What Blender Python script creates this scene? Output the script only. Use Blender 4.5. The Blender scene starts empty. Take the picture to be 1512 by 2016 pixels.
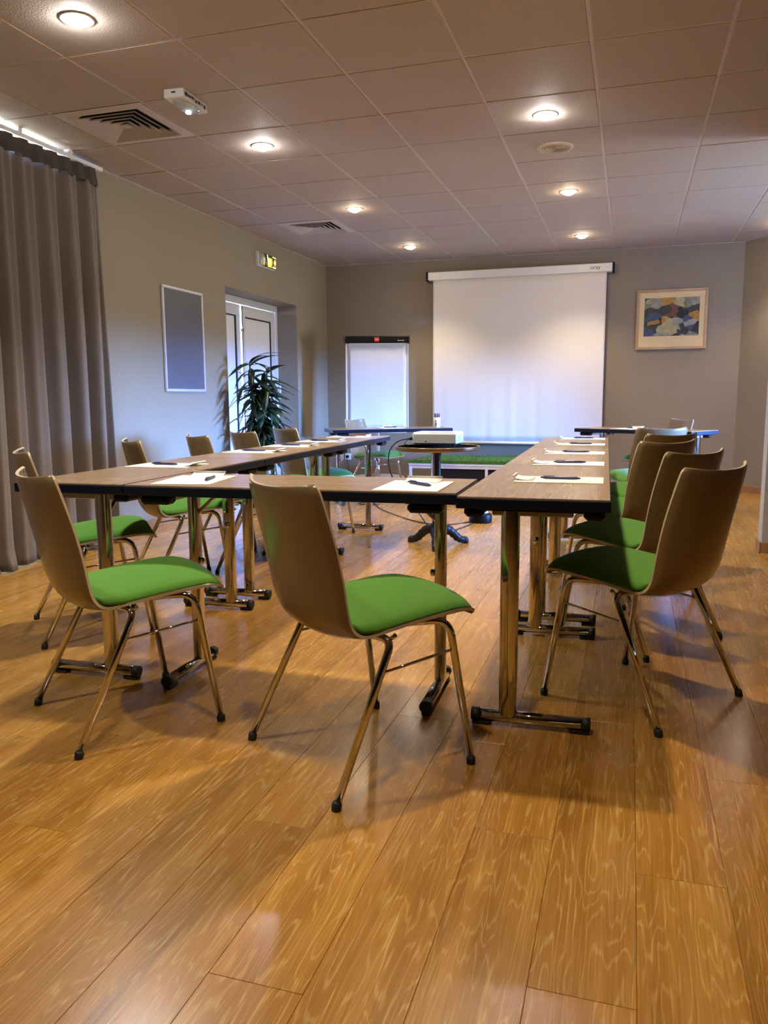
import bpy, math, random
from mathutils import Vector, Matrix
random.seed(7)
R = math.radians
scene = bpy.context.scene
COL = scene.collection

# ------------------------------------------------------------------ camera
CAM_H = 1.02
PITCH, YAW, ROLL = R(8.1794), R(17.302), R(-0.3598)
cp, sp, c, s = math.cos(PITCH), math.sin(PITCH), math.cos(YAW), math.sin(YAW)
fwd = Vector((-s * cp, c * cp, -sp)); rgt = Vector((c, s, 0)); upv = rgt.cross(fwd)
r2 = rgt * math.cos(ROLL) + upv * math.sin(ROLL); u2 = -rgt * math.sin(ROLL) + upv * math.cos(ROLL)
cam = bpy.data.cameras.new('camera'); cam_o = bpy.data.objects.new('camera', cam); COL.objects.link(cam_o)
cam.sensor_fit = 'VERTICAL'; cam.sensor_height = 24.0; cam.lens = 1550.0 / 2016.0 * 24.0
cam.clip_start = 0.05; cam.clip_end = 200
cam_o.matrix_world = Matrix(((r2.x, u2.x, -fwd.x, 0), (r2.y, u2.y, -fwd.y, 0), (r2.z, u2.z, -fwd.z, CAM_H), (0, 0, 0, 1)))
scene.camera = cam_o

# ------------------------------------------------------------------ room measures
H = 2.6425            # ceiling height
XL, YB = -3.66, 9.397  # left wall, back wall
XR, YF = 5.0, -4.5     # right wall, wall behind the camera

# ------------------------------------------------------------------ world, daylight, exposure
world = bpy.data.worlds.new('sky'); scene.world = world; world.use_nodes = True
bg = world.node_tree.nodes['Background']
bg.inputs[1].default_value = 950.0
wn_, wl_ = world.node_tree.nodes, world.node_tree.links     # clear sky over dull ground
wt = wn_.new('ShaderNodeTexCoord'); ws = wn_.new('ShaderNodeSeparateXYZ'); wr = wn_.new('ShaderNodeValToRGB')
wl_.new(wt.outputs['Generated'], ws.inputs[0]); wl_.new(ws.outputs['Z'], wr.inputs['Fac']); wl_.new(wr.outputs['Color'], bg.inputs[0])
wr.color_ramp.elements[0].position = 0.0; wr.color_ramp.elements[0].color = (.025, .027, .023, 1)
wr.color_ramp.elements[1].position = 0.02; wr.color_ramp.elements[1].color = (.13, .33, 1.0, 1)
scene.view_settings.view_transform = 'Standard'; scene.view_settings.look = 'None'
scene.view_settings.gamma = 1.0; scene.view_settings.use_curve_mapping = False
scene.view_settings.exposure = 0.38
SPOT_W = 104.0          # watts of one ceiling downlight
COOL, WARM = (1.0, 0.975, 0.925), (1.0, 0.82, 0.58)

def portal(name, loc, rot, sx, sy):
    l = bpy.data.lights.new(name, 'AREA'); l.shape = 'RECTANGLE'; l.size = sx; l.size_y = sy
    l.cycles.is_portal = True
    o = bpy.data.objects.new(name, l); COL.objects.link(o); o.location = loc; o.rotation_euler = rot
portal('window_portal', (XR + .14, 6.9, 1.065), (0, R(90), 0), 1.43, 1.4)
portal('window_portal', (XL - .3, 3.15, 1.41), (0, R(-90), 0), 2.42, 2.7)

# ------------------------------------------------------------------ materials
def new_mat(name):
    m = bpy.data.materials.new(name); m.use_nodes = True
    return m, m.node_tree, m.node_tree.nodes, m.node_tree.links, m.node_tree.nodes['Principled BSDF']
def plain(name, col, rough=.5, metal=0, spec=.5, coat=0, coat_r=.1, bump=0, bscale=300, var=0, vscale=20, emit=None, estr=0, sheen=0, trans=0):
    m, nt, N, L, b = new_mat(name)
    b.inputs['Base Color'].default_value = (*col, 1); b.inputs['Roughness'].default_value = rough
    b.inputs['Metallic'].default_value = metal; b.inputs['Specular IOR Level'].default_value = spec
    b.inputs['Coat Weight'].default_value = coat; b.inputs['Coat Roughness'].default_value = coat_r
    b.inputs['Sheen Weight'].default_value = sheen
    if trans: b.inputs['Transmission Weight'].default_value = trans
    tc = N.new('ShaderNodeTexCoord')
    if bump:
        n = N.new('ShaderNodeTexNoise'); n.inputs['Scale'].default_value = bscale; n.inputs['Detail'].default_value = 3
        L.new(tc.outputs['Object'], n.inputs['Vector'])
        bp = N.new('ShaderNodeBump'); bp.inputs['Strength'].default_value = bump; bp.inputs['Distance'].default_value = .004
        L.new(n.outputs['Fac'], bp.inputs['Height']); L.new(bp.outputs['Normal'], b.inputs['Normal'])
    if var:
        n = N.new('ShaderNodeTexNoise'); n.inputs['Scale'].default_value = vscale; n.inputs['Detail'].default_value = 4
        L.new(tc.outputs['Object'], n.inputs['Vector'])
        mx = N.new('ShaderNodeMix'); mx.data_type = 'RGBA'
        mx.inputs['A'].default_value = (*[x * (1 - var) for x in col], 1); mx.inputs['B'].default_value = (*[min(1, x * (1 + var)) for x in col], 1)
        L.new(n.outputs['Fac'], mx.inputs['Factor']); L.new(mx.outputs['Result'], b.inputs['Base Color'])
    if emit:
        b.inputs['Emission Color'].default_value = (*emit, 1); b.inputs['Emission Strength'].default_value = estr
    return m

def wood(name, ramp, rough, scale=1.0, along='Y', coat=0., ring=1.0, bump=.08, rnd=True, tone=.25, fib=.55):
    """plank wood: stretched fibre noise, flat-sawn arches and pale pore streaks in the object's own space"""
    m, nt, N, L, b = new_mat(name)
    tc = N.new('ShaderNodeTexCoord'); oi = N.new('ShaderNodeObjectInfo')
    off = N.new('ShaderNodeVectorMath'); off.operation = 'MULTIPLY_ADD'
    comb = N.new('ShaderNodeCombineXYZ')
    for i, k in enumerate((17.3, 41.7, 5.1)):
        mu = N.new('ShaderNodeMath'); mu.operation = 'MULTIPLY'; mu.inputs[1].default_value = k if rnd else 0
        L.new(oi.outputs['Random'], mu.inputs[0]); L.new(mu.outputs[0], comb.inputs[i])
    ad = N.new('ShaderNodeVectorMath'); ad.operation = 'ADD'
    L.new(tc.outputs['Object'], ad.inputs[0]); L.new(comb.outputs[0], ad.inputs[1])
    def mapped(sc):
        mp = N.new('ShaderNodeMapping'); mp.inputs['Scale'].default_value = sc
        L.new(ad.outputs[0], mp.inputs['Vector']); return mp.outputs['Vector']
    def ax(a, bb, cc=1.0): return (a * scale, bb * scale, cc * scale) if along == 'Y' else (bb * scale, a * scale, cc * scale)
    n1 = N.new('ShaderNodeTexNoise'); n1.inputs['Scale'].default_value = 1; n1.inputs['Detail'].default_value = 5; n1.inputs['Roughness'].default_value = .6
    L.new(mapped(ax(14, .7)), n1.inputs['Vector'])
    nd = N.new('ShaderNodeTexNoise'); nd.inputs['Scale'].default_value = 1; nd.inputs['Detail'].default_value = 3.5
    L.new(mapped(ax(8.0, .85)), nd.inputs['Vector'])
    # contour lines of a stretched noise make the flat-sawn arches
    mul = N.new('ShaderNodeMath'); mul.operation = 'MULTIPLY'; mul.inputs[1].default_value = 165 * ring
    L.new(nd.outputs['Fac'], mul.inputs[0])
    sn = N.new('ShaderNodeMath'); sn.operation = 'SINE'; L.new(mul.outputs[0], sn.inputs[0])
    nf = N.new('ShaderNodeTexNoise'); nf.inputs['Scale'].default_value = 1; nf.inputs['Detail'].default_value = 3
    L.new(mapped(ax(260, 5)), nf.inputs['Vector'])
    r1 = N.new('ShaderNodeMapRange'); r1.inputs['From Min'].default_value = .6; r1.inputs['From Max'].default_value = 1.0
    L.new(sn.outputs[0], r1.inputs['Value'])
    pw = N.new('ShaderNodeMath'); pw.operation = 'MULTIPLY'; L.new(r1.outputs[0], pw.inputs[0]); L.new(nf.outputs['Fac'], pw.inputs[1])
    cr = N.new('ShaderNodeValToRGB'); e = cr.color_ramp.elements
    e[0].position = .25; e[0].color = (*ramp[0], 1); e[1].position = .75; e[1].color = (*ramp[2], 1)
    k = e.new(.5); k.color = (*ramp[1], 1)
    L.new(n1.outputs['Fac'], cr.inputs['Fac'])
    mx = N.new('ShaderNodeMix'); mx.data_type = 'RGBA'; mx.inputs['B'].default_value = (*ramp[3], 1)
    sc = N.new('ShaderNodeMath'); sc.operation = 'MULTIPLY'; sc.inputs[1].default_value = .75
    L.new(pw.outputs[0], sc.inputs[0]); L.new(sc.outputs[0], mx.inputs['Factor']); L.new(cr.outputs['Color'], mx.inputs['A'])
    # fine dark fibre
    m2 = N.new('ShaderNodeMix'); m2.data_type = 'RGBA'; m2.blend_type = 'MULTIPLY'; m2.inputs['Factor'].default_value = fib
    fr = N.new('ShaderNodeMapRange'); fr.inputs['From Min'].default_value = .3; fr.inputs['From Max'].default_value = .62; fr.inputs['To Min'].default_value = .55
    L.new(nf.outputs['Fac'], fr.inputs['Value'])
    L.new(mx.outputs['Result'], m2.inputs['A']); L.new(fr.outputs[0], m2.inputs['B'])
    # plank tone
    m3 = N.new('ShaderNodeMix'); m3.data_type = 'RGBA'; m3.blend_type = 'MULTIPLY'; m3.inputs['Factor'].default_value = 1
    tr = N.new('ShaderNodeMapRange'); tr.inputs['To Min'].default_value = 1 - tone; tr.inputs['To Max'].default_value = 1 + tone * .3
    wn = N.new('ShaderNodeTexWhiteNoise'); wn.noise_dimensions = '1D'; L.new(oi.outputs['Random'], wn.inputs['W'])
    L.new(wn.outputs['Value'], tr.inputs['Value']); L.new(m2.outputs['Result'], m3.inputs['A']); L.new(tr.outputs[0], m3.inputs['B'])
    L.new(m3.outputs['Result'], b.inputs['Base Color'])
    rr = N.new('ShaderNodeMapRange'); rr.inputs['To Min'].default_value = rough * (.85 if fib > .3 else 1); rr.inputs['To Max'].default_value = rough * (1.25 if fib > .3 else 1)
    L.new(nf.outputs['Fac'], rr.inputs['Value']); L.new(rr.outputs[0], b.inputs['Roughness'])
    bp = N.new('ShaderNodeBump'); bp.inputs['Strength'].default_value = bump; bp.inputs['Distance'].default_value = .002
    L.new(nf.outputs['Fac'], bp.inputs['Height']); L.new(bp.outputs['Normal'], b.inputs['Normal'])
    b.inputs['Coat Weight'].default_value = coat; b.inputs['Coat Roughness'].default_value = .16
    return m

M = {}
M['floor'] = wood('oak_floor', ((.32, .135, .017), (.46, .21, .030), (.58, .295, .054), (.80, .52, .17)), .25, along='Y', coat=.35, tone=.14)
M['top'] = wood('table_wood', ((.23, .143, .073), (.28, .176, .092), (.34, .221, .122), (.41, .28, .165)), .27, scale=.9, along='X', ring=.3, bump=.0, tone=.1, fib=.18)
M['skirt'] = wood('skirting_wood', ((.30, .15, .05), (.38, .19, .07), (.42, .22, .08), (.5, .3, .14)), .4, along='X')
M['wall'] = plain('wall_paint', (.275, .225, .152), .8, bump=.55, bscale=110, spec=.2)
M['wall_dark'] = plain('unseen_wall_dark', (.075, .06, .045), .7, spec=.2)  # unseen walls darkened to cut bounced light in the room
M['wall_light'] = plain('partition_paint', (.48, .47, .46), .8, bump=.3, bscale=110, spec=.2)
M['tile'] = plain('ceiling_tile', (.44, .37, .31), .75, bump=.5, bscale=120, spec=.35)
M['rail'] = plain('ceiling_rail', (.54, .475, .415), .45)
M['void'] = plain('ceiling_void', (.05, .045, .04), .9)
M['white'] = plain('white_lacquer', (.78, .77, .75), .4)
M['chrome'] = plain('chrome', (.56, .545, .53), .06, 1.0, bump=.02, bscale=40)
M['steel'] = plain('grey_steel', (.45, .44, .43), .3, 1.0)
M['shell'] = plain('beige_shell_shaded', (.205, .14, .068), .27, spec=.55, coat=.25, var=.04, vscale=6)  # base darkened to stand for shade on the chair backs
M['shell_lit_rim'] = plain('beige_shell_lit_rim', (.52, .41, .27), .35)  # lighter colour paints in the light caught along the shell border
M['green'] = plain('green_fabric', (.072, .208, .017), .92, bump=.35, bscale=900, var=.10, vscale=500, sheen=.15, spec=.2)
M['black'] = plain('black_plastic', (.003, .003, .0035), .45, spec=.15)
M['edge'] = plain('black_edge_band', (.005, .0075, .017), .34, spec=.2)
M['rubber'] = plain('black_rubber', (.012, .011, .011), .6)
M['iron'] = plain('cast_iron', (.010, .009, .009), .45, bump=.4, bscale=150, spec=.3)
M['paper'] = plain('paper', (.90, .89, .87), .7, spec=.3)
M['flip_paper'] = plain('flipchart_paper', (.62, .62, .61), .7, spec=.3)
M['pen'] = plain('blue_ink_plastic', (.02, .02, .10), .3)
M['curtain'] = plain('curtain_cloth', (.14, .102, .072), .85, bump=.3, bscale=600, sheen=.25, var=.06, vscale=8)
M['tape'] = plain('curtain_heading', (.085, .062, .045), .85, bump=.3, bscale=600)
M['screen'] = plain('screen_cloth', (.76, .725, .675), .75, spec=.2)
M['pane'] = plain('white_door_panel', (.80, .81, .84), .28, spec=.5)
M['alu'] = plain('white_aluminium', (.68, .68, .69), .35, .1)
M['gasket'] = plain('black_gasket', (.01, .01, .01), .5)
M['board'] = plain('grey_board', (.10, .10, .115), .45)
M['silver'] = plain('silver_frame', (.72, .72, .75), .35, .5)
M['leaf'] = plain('leaf', (.012, .032, .010), .4, var=.4, vscale=14)
M['leaf2'] = plain('yellow_green_leaf', (.07, .10, .012), .4, var=.3, vscale=14)
M['cane'] = plain('cane', (.16, .11, .06), .7, bump=.5, bscale=60, var=.3)
M['pot'] = plain('dark_pot', (.03, .028, .026), .5)
M['soil'] = plain('soil', (.03, .02, .012), .95, bump=.8, bscale=80)
M['frame_wood'] = wood('frame_wood', ((.46, .29, .15), (.52, .34, .18), (.57, .38, .21), (.64, .46, .28)), .45, along='X', ring=.4, rnd=False, tone=0)
M['mat'] = plain('cream_mat', (.74, .57, .30), .8)
M['turf'] = plain('turf', (.055, .15, .012), .9, bump=1.0, bscale=90, var=.4, vscale=40)
M['dark'] = plain('dark_box', (.02, .017, .015), .6)
M['proj'] = plain('projector_plastic', (.72, .72, .68), .4)
M['proj_slot'] = plain('projector_slot', (.38, .37, .34), .6)
M['brown_rim'] = plain('brass_rim', (.32, .22, .12), .3, .7)
M['cafe'] = plain('cafe_top', (.42, .33, .25), .22, coat=.4, var=.15, vscale=8)
M['cable'] = plain('black_cable', (.012, .011, .011), .5)
M['cream'] = plain('cream_plastic', (.52, .43, .30), .45)
M['ring_lamp'] = plain('lamp_ring', (.70, .69, .68), .3, .3)
M['red'] = plain('red_badge', (.55, .01, .015), .4)
M['pale'] = plain('pale_print', (.75, .70, .70), .5)
M['ink'] = plain('dark_print', (.02, .02, .025), .5)
M['blueink'] = plain('blue_print', (.03, .05, .12), .5)
M['clear'] = plain('clear_plastic', (.75, .80, .80), .12, trans=.7)
M['lamp_cool'] = plain('lamp_glass_cool', (1, 1, 1), .3, emit=(1.0, .97, .94), estr=230)
M['lamp_warm'] = plain('lamp_glass_warm', (1, 1, 1), .3, emit=(1.0, .80, .52), estr=130)
M['led'] = plain('emergency_led', (1, 1, 1), .3, emit=(.85, 1.0, 1.0), estr=6)
M['sign_green'] = plain('sign_green', (.01, .03, .008), .25, emit=(.01, .05, .005), estr=.4)
M['sign_yellow'] = plain('sign_yellow', (.8, .5, .05), .3, emit=(1.0, .50, .03), estr=.9)
M['sign_white'] = plain('sign_white', (.8, .75, .55), .3, emit=(1.0, .80, .42), estr=.65)
M['black_cap'] = plain('marker_black', (.01, .01, .01), .35)
M['green_cap'] = plain('marker_green', (.01, .08, .05), .35)
M['red_cap'] = plain('marker_red', (.5, .03, .02), .35)
M['blue_cap'] = plain('marker_blue', (.02, .04, .2), .35)

def glass_mat():
    m, nt, N, L, b = new_mat('window_glass'); N.remove(b)
    out = N['Material Output']; t = N.new('ShaderNodeBsdfTransparent'); gl = N.new('ShaderNodeBsdfGlossy'); gl.inputs['Roughness'].default_value = .02
    fr = N.new('ShaderNodeFresnel'); fr.inputs['IOR'].default_value = 1.3; mx = N.new('ShaderNodeMixShader')
    L.new(fr.outputs[0], mx.inputs[0]); L.new(t.outputs[0], mx.inputs[1]); L.new(gl.outputs[0], mx.inputs[2]); L.new(mx.outputs[0], out.inputs['Surface'])
    return m
M['glass'] = glass_mat()

def art_mat():
    """generic abstract print: tilted colour facets in greens, ochres, slate blue and brown"""
    m, nt, N, L, b = new_mat('abstract_print')
    tc = N.new('ShaderNodeTexCoord'); mp = N.new('ShaderNodeMapping'); mp.inputs['Scale'].default_value = (9, 9, 11); mp.inputs['Rotation'].default_value = (0, .35, 0)
    L.new(tc.outputs['Object'], mp.inputs['Vector'])
    v = N.new('ShaderNodeTexVoronoi'); v.distance = 'MANHATTAN'; v.inputs['Scale'].default_value = 1.0; v.inputs['Randomness'].default_value = .8
    L.new(mp.outputs['Vector'], v.inputs['Vector'])
    sp_ = N.new('ShaderNodeSeparateColor'); L.new(v.outputs['Color'], sp_.inputs[0])
    cr = N.new('ShaderNodeValToRGB'); cr.color_ramp.interpolation = 'CONSTANT'
    cols = [(.012, .02, .018), (.20, .21, .15), (.05, .045, .03), (.40, .20, .03), (.06, .08, .12), (.30, .28, .20), (.16, .06, .035), (.03, .05, .03), (.42, .36, .16), (.04, .025, .03), (.14, .16, .06)]
    el = cr.color_ramp.elements; el[0].color = (*cols[0], 1); el[0].position = 0; el[1].position = 1 / len(cols); el[1].color = (*cols[1], 1)
    for i, cc in enumerate(cols[2:]):
        k = el.new((i + 2) / len(cols)); k.color = (*cc, 1)
    L.new(sp_.outputs[0], cr.inputs['Fac'])
    n = N.new('ShaderNodeTexNoise'); n.inputs['Scale'].default_value = 25; L.new(tc.outputs['Object'], n.inputs['Vector'])
    mr = N.new('ShaderNodeMapRange'); mr.inputs['To Min'].default_value = .6; mr.inputs['To Max'].default_value = 1.4; L.new(n.outputs['Fac'], mr.inputs['Value'])
    mx = N.new('ShaderNodeMix'); mx.data_type = 'RGBA'; mx.blend_type = 'MULTIPLY'; mx.inputs['Factor'].default_value = 1
    L.new(cr.outputs['Color'], mx.inputs['A']); L.new(mr.outputs[0], mx.inputs['B']); L.new(mx.outputs['Result'], b.inputs['Base Color'])
    b.inputs['Roughness'].default_value = .35
    return m
M['art'] = art_mat()

# ------------------------------------------------------------------ mesh building
class MB:
    def __init__(self): self.v = []; self.f = []; self.s = []
    def add(self, vs, fs, smooth=False):
        o = len(self.v); self.v += [tuple(x) for x in vs]; self.f += [tuple(i + o for i in f) for f in fs]; self.s += [smooth] * len(fs); return self
    def box(self, x0, x1, y0, y1, z0, z1, bev=0):
        if bev <= 0:
            v = [(x, y, z) for z in (z0, z1) for y in (y0, y1) for x in (x0, x1)]
            return self.add(v, [(0, 2, 3, 1), (4, 5, 7, 6), (0, 1, 5, 4), (2, 6, 7, 3), (0, 4, 6, 2), (1, 3, 7, 5)])
        b = min(bev, (x1 - x0) / 2.01, (y1 - y0) / 2.01, (z1 - z0) / 2.01)
        rings = []
        for z, k in ((z0, b), (z0 + b, 0), (z1 - b, 0), (z1, b)):
            ring = [(x0 + b, y0 + k), (x1 - b, y0 + k), (x1 - k, y0 + b), (x1 - k, y1 - b), (x1 - b, y1 - k), (x0 + b, y1 - k), (x0 + k, y1 - b), (x0 + k, y0 + b)]
            if k: ring = [(x0 + b, y0 + b), (x1 - b, y0 + b), (x1 - b, y0 + b), (x1 - b, y1 - b), (x1 - b, y1 - b), (x0 + b, y1 - b), (x0 + b, y1 - b), (x0 + b, y0 + b)]
            rings.append([(x, y, z) for x, y in ring])
        vs = sum(rings, []); fs = []
        for i in range(3):
            for j in range(8):
                a, bb, cc, d = i * 8 + j, i * 8 + (j + 1) % 8, (i + 1) * 8 + (j + 1) % 8, (i + 1) * 8 + j
                q = []
                for t in (a, bb, cc, d):
                    if not any(vs[t] == vs[w] for w in q): q.append(t)
                if len(q) > 2: fs.append(tuple(q))
        fs.append((7, 5, 3, 1)); fs.append((25, 27, 29, 31))
        return self.add(vs, fs)
    def prism(self, poly, z0, z1):
        n = len(poly); vs = [(x, y, z0) for x, y in poly] + [(x, y, z1) for x, y in poly]
        fs = [tuple(range(n - 1, -1, -1)), tuple(range(n, 2 * n))] + [(i, (i + 1) % n, n + (i + 1) % n, n + i) for i in range(n)]
        return self.add(vs, fs)
    def tube(self, pts, r, n=12, caps=True, smooth=True):
        pts = [Vector(p) for p in pts]; rs = r if isinstance(r, (list, tuple)) else [r] * len(pts)
        vs = []; fs = []; prev = None
        for i, p in enumerate(pts):
            a = pts[max(i - 1, 0)]; b = pts[min(i + 1, len(pts) - 1)]; t = (b - a).normalized()
            if prev is None:
                ref = Vector((0, 0, 1)) if abs(t.z) < .9 else Vector((1, 0, 0)); x = t.cross(ref).normalized()
            else: x = (prev - t * prev.dot(t)).normalized()
            prev = x; y = t.cross(x)
            for k in range(n):
                an = 2 * math.pi * k / n; vs.append(p + (x * math.cos(an) + y * math.sin(an)) * rs[i])
        for i in range(len(pts) - 1):
            for k in range(n):
                fs.append((i * n + k, i * n + (k + 1) % n, (i + 1) * n + (k + 1) % n, (i + 1) * n + k))
        self.add(vs, fs, smooth)
        if caps:
            o = len(self.v) - len(vs); L_ = (len(pts) - 1) * n
            self.f += [tuple(o + k for k in range(n - 1, -1, -1)), tuple(o + L_ + k for k in range(n))]; self.s += [False, False]
        return self
    def lathe(self, prof, n=32, cx=0, cy=0, smooth=True):
        vs = []; fs = []
        for r, z in prof:
            for k in range(n):
                a = 2 * math.pi * k / n; vs.append((cx + r * math.cos(a), cy + r * math.sin(a), z))
        for i in range(len(prof) - 1):
            for k in range(n):
                fs.append((i * n + k, i * n + (k + 1) % n, (i + 1) * n + (k + 1) % n, (i + 1) * n + k))
        self.add(vs, fs, smooth); o = len(self.v) - len(vs)
        if prof[0][0] > 1e-6: self.f.append(tuple(o + k for k in range(n - 1, -1, -1))); self.s.append(False)
        if prof[-1][0] > 1e-6: self.f.append(tuple(o + (len(prof) - 1) * n + k for k in range(n))); self.s.append(False)
        return self
    def grid_solid(self, P, th, smooth=True):
        """sheet P[i][j] given thickness th along its normal (outer side = P)"""
        ni, nj = len(P), len(P[0]); P = [[Vector(p) for p in row] for row in P]; Q = []
        for i in range(ni):
            row = []
            for j in range(nj):
                du = P[min(i + 1, ni - 1)][j] - P[max(i - 1, 0)][j]; dv = P[i][min(j + 1, nj - 1)] - P[i][max(j - 1, 0)]
                row.append(P[i][j] + du.cross(dv).normalized() * th)
            Q.append(row)
        vs = [p for row in P for p in row] + [q for row in Q for q in row]; o = ni * nj; fs = []
        for i in range(ni - 1):
            for j in range(nj - 1):
                a, b, c_, d = i * nj + j, (i + 1) * nj + j, (i + 1) * nj + j + 1, i * nj + j + 1
                fs.append((a, d, c_, b)); fs.append((o + a, o + b, o + c_, o + d))
        k0 = len(fs)
        for i in range(ni - 1):
            for j in (0, nj - 1):
                a, b = i * nj + j, (i + 1) * nj + j
                fs.append((a, b, o + b, o + a) if j == 0 else (b, a, o + a, o + b))
        for j in range(nj - 1):
            for i in (0, ni - 1):
                a, b = i * nj + j, i * nj + j + 1
                fs.append((b, a, o + a, o + b) if i == 0 else (a, b, o + b, o + a))
        self.add(vs, fs, smooth)
        for t in range(k0, len(fs)): self.s[len(self.s) - len(fs) + t] = False
        return self
    def xform(self, mat):
        self.v = [tuple(mat @ Vector(p)) for p in self.v]; return self
    def mesh(self, name):
        me = bpy.data.meshes.new(name); me.from_pydata(self.v, [], self.f); me.polygons.foreach_set('use_smooth', self.s); me.validate(); me.update(); return me
    def build(self, name, mat, parent=None, **kw):
        me = self.mesh(name); me.materials.append(M[mat]); return obj(name, me, parent, **kw)

def obj(name, me, parent=None, loc=None, rot=None, label=None, cat=None, group=None, kind=None):
    o = bpy.data.objects.new(name, me); COL.objects.link(o)
    if parent: o.parent = parent
    if loc: o.location = loc
    if rot: o.rotation_euler = rot
    tag(o, label, cat, group, kind); return o
def tag(o, label=None, cat=None, group=None, kind=None):
    if label: o['label'] = label
    if cat: o['category'] = cat
    if group: o['group'] = group
    if kind: o['kind'] = kind
    return o
def empty(name, loc=(0, 0, 0), rz=0, label=None, cat=None, group=None, kind=None, parent=None):
    o = bpy.data.objects.new(name, None); COL.objects.link(o); o.location = loc; o.rotation_euler = (0, 0, rz); o.empty_display_size = .1
    if parent: o.parent = parent
    return tag(o, label, cat, group, kind)
def copy_tree(o, parent=None):
    cc = o.copy(); COL.objects.link(cc); cc.parent = parent
    for ch in [x for x in o.children]: copy_tree(ch, cc)
    return cc
def place(proto, first, loc, rz, label, group):
    o = proto if first else copy_tree(proto)
    o.location = loc; o.rotation_euler = (0, 0, rz); o['label'] = label
    if group: o['group'] = group
    return o
def text(name, body, size, mat, parent, loc, rot):
    cu = bpy.data.curves.new(name, 'FONT'); cu.body = body; cu.size = size; cu.align_x = 'CENTER'; cu.align_y = 'CENTER'; cu.extrude = .0004
    t = bpy.data.objects.new(name + '_tmp', cu); COL.objects.link(t)
    me = bpy.data.meshes.new_from_object(t.evaluated_get(bpy.context.evaluated_depsgraph_get()))
    bpy.data.objects.remove(t); bpy.data.curves.remove(cu)
    me.materials.clear(); me.materials.append(M[mat]); return obj(name, me, parent, loc, rot)
def smooth_path(pts, n=6):
    """Catmull-Rom through the points"""
    P = [Vector(p) for p in pts]; P = [P[0] * 2 - P[1]] + P + [P[-1] * 2 - P[-2]]; out = []
    for i in range(1, len(P) - 2):
        for k in range(n):
            t = k / n; a, b, c_, d = P[i - 1], P[i], P[i + 1], P[i + 2]
            out.append(.5 * ((2 * b) + (c_ - a) * t + (2 * a - 5 * b + 4 * c_ - d) * t * t + (3 * b - a - 3 * c_ + d) * t ** 3))
    out.append(P[-2]); return out

# ================================================================== SETTING
# ---- floor: planks along Y
floor = MB().box(XL - .35, XR + .15, YF - .15, YB + .15, -.06, -.013).build('floor', 'void', kind='structure')
floor['label'] = 'golden oak laminate plank floor'
PW, PL = .184, 1.215
plank_cache = {}
def plank_mesh(w, l):
    k = (round(w, 3), round(l, 3))
    if k not in plank_cache:
        me = MB().box(-w / 2 + .0003, w / 2 - .0003, -l / 2 + .0003, l / 2 - .0003, -.012, 0, .0007).mesh('plank'); me.materials.append(M['floor']); plank_cache[k] = me
    return plank_cache[k]
known = {-4: 1.131, 0: 1.664, -1: 1.262, 1: 1.304 - .35, 2: 2.6}
far_planks = MB()
for k in range(-21, 20):
    x0, x1 = max(.047 + PW * k, XL), min(.047 + PW * (k + 1), XR)
    if x1 - x0 < .005: continue
    st = known.get(k, (k * .437 + .19 * math.sin(k * 2.3)) % PL)
    y = st - PL * math.ceil((st - YF) / PL)
    while y < YB:
        a, b = max(y, YF), min(y + PL, YB); y += PL
        if b - a < .01: continue
        xc, yc = (x0 + x1) / 2, (a + b) / 2
        if b > 1.0 and x1 > -1.0 * b - .15 and x0 < .2 * b + .12:
            obj('plank', plank_mesh(x1 - x0, b - a), floor, (xc, yc, 0))
        else:
            far_planks.box(x0 + .0006, x1 - .0006, a + .0006, b - .0006, -.012, 0)
far_planks.build('plank', 'floor', floor, kind='stuff')

# ---- ceiling
ceil = MB().box(XL - .35, XR + .15, YF - .15, YB + .15, H + .09, H + .16).build('ceiling', 'void', kind='structure')
ceil['label'] = 'suspended ceiling of pale square tiles on a metal grid'
GX0, GY0, T = -1.4334, 3.3978, .6
xs = [XL] + [GX0 + T * k for k in range(-3, 9) if XL < GX0 + T * k < XR] + [XR]
ys = [YF] + [GY0 + T * k for k in range(-11, 11) if YF < GY0 + T * k < YB] + [YB]
tile_cache = {}
def tile_mesh(w, l):
    k = (round(w, 3), round(l, 3))
    if k not in tile_cache:
        g = .007
        me = MB().box(-w / 2 + g, w / 2 - g, -l / 2 + g, l / 2 - g, 0, .016, .003).mesh('ceiling_tile'); me.materials.append(M['tile']); tile_cache[k] = me
    return tile_cache[k]
vent_cells = {(-3.2334, 3.9978), (-3.2334, 6.9978)}
def is_vent(x, y): return any(abs(x - a) < .01 and abs(y - b) < .01 for a, b in vent_cells)
off_tiles = MB()
tee_me = MB().box(-T / 2 + .009, T / 2 - .009, -.009, .009, 0, .02).mesh('cross_rail'); tee_me.materials.append(M['rail'])
for i in range(len(xs) - 1):
    for j in range(len(ys) - 1):
        x0, x1, y0, y1 = xs[i], xs[i + 1], ys[j], ys[j + 1]
        big = abs(x0 - GX0) < .01 and abs(y0 - (GY0 + 3 * T)) < .01
        if abs(x0 - GX0) < .01 and abs(y0 - (GY0 + 4 * T)) < .01: continue
        if big: y1 += T
        if is_vent(x0, y0): continue
        xc, yc = (x0 + x1) / 2, (y0 + y1) / 2
        seen = y1 > 2.3 and x1 > -1.0 * y1 - .3 and x0 < .2 * y1 + .1
        if seen:
            o = obj('ceiling_tile', tile_mesh(x1 - x0, y1 - y0), ceil, (xc, yc, H + random.uniform(-.0012, .0012)), (random.uniform(-.002, .002), random.uniform(-.002, .002), 0))
        else: off_tiles.box(x0 + .007, x1 - .007, y0 + .007, y1 - .007, H, H + .016)
        if seen and j < len(ys) - 2 and abs(x1 - x0 - T) < .01:
            obj('cross_rail', tee_me, ceil, (xc, y1, H + .0035))
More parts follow.
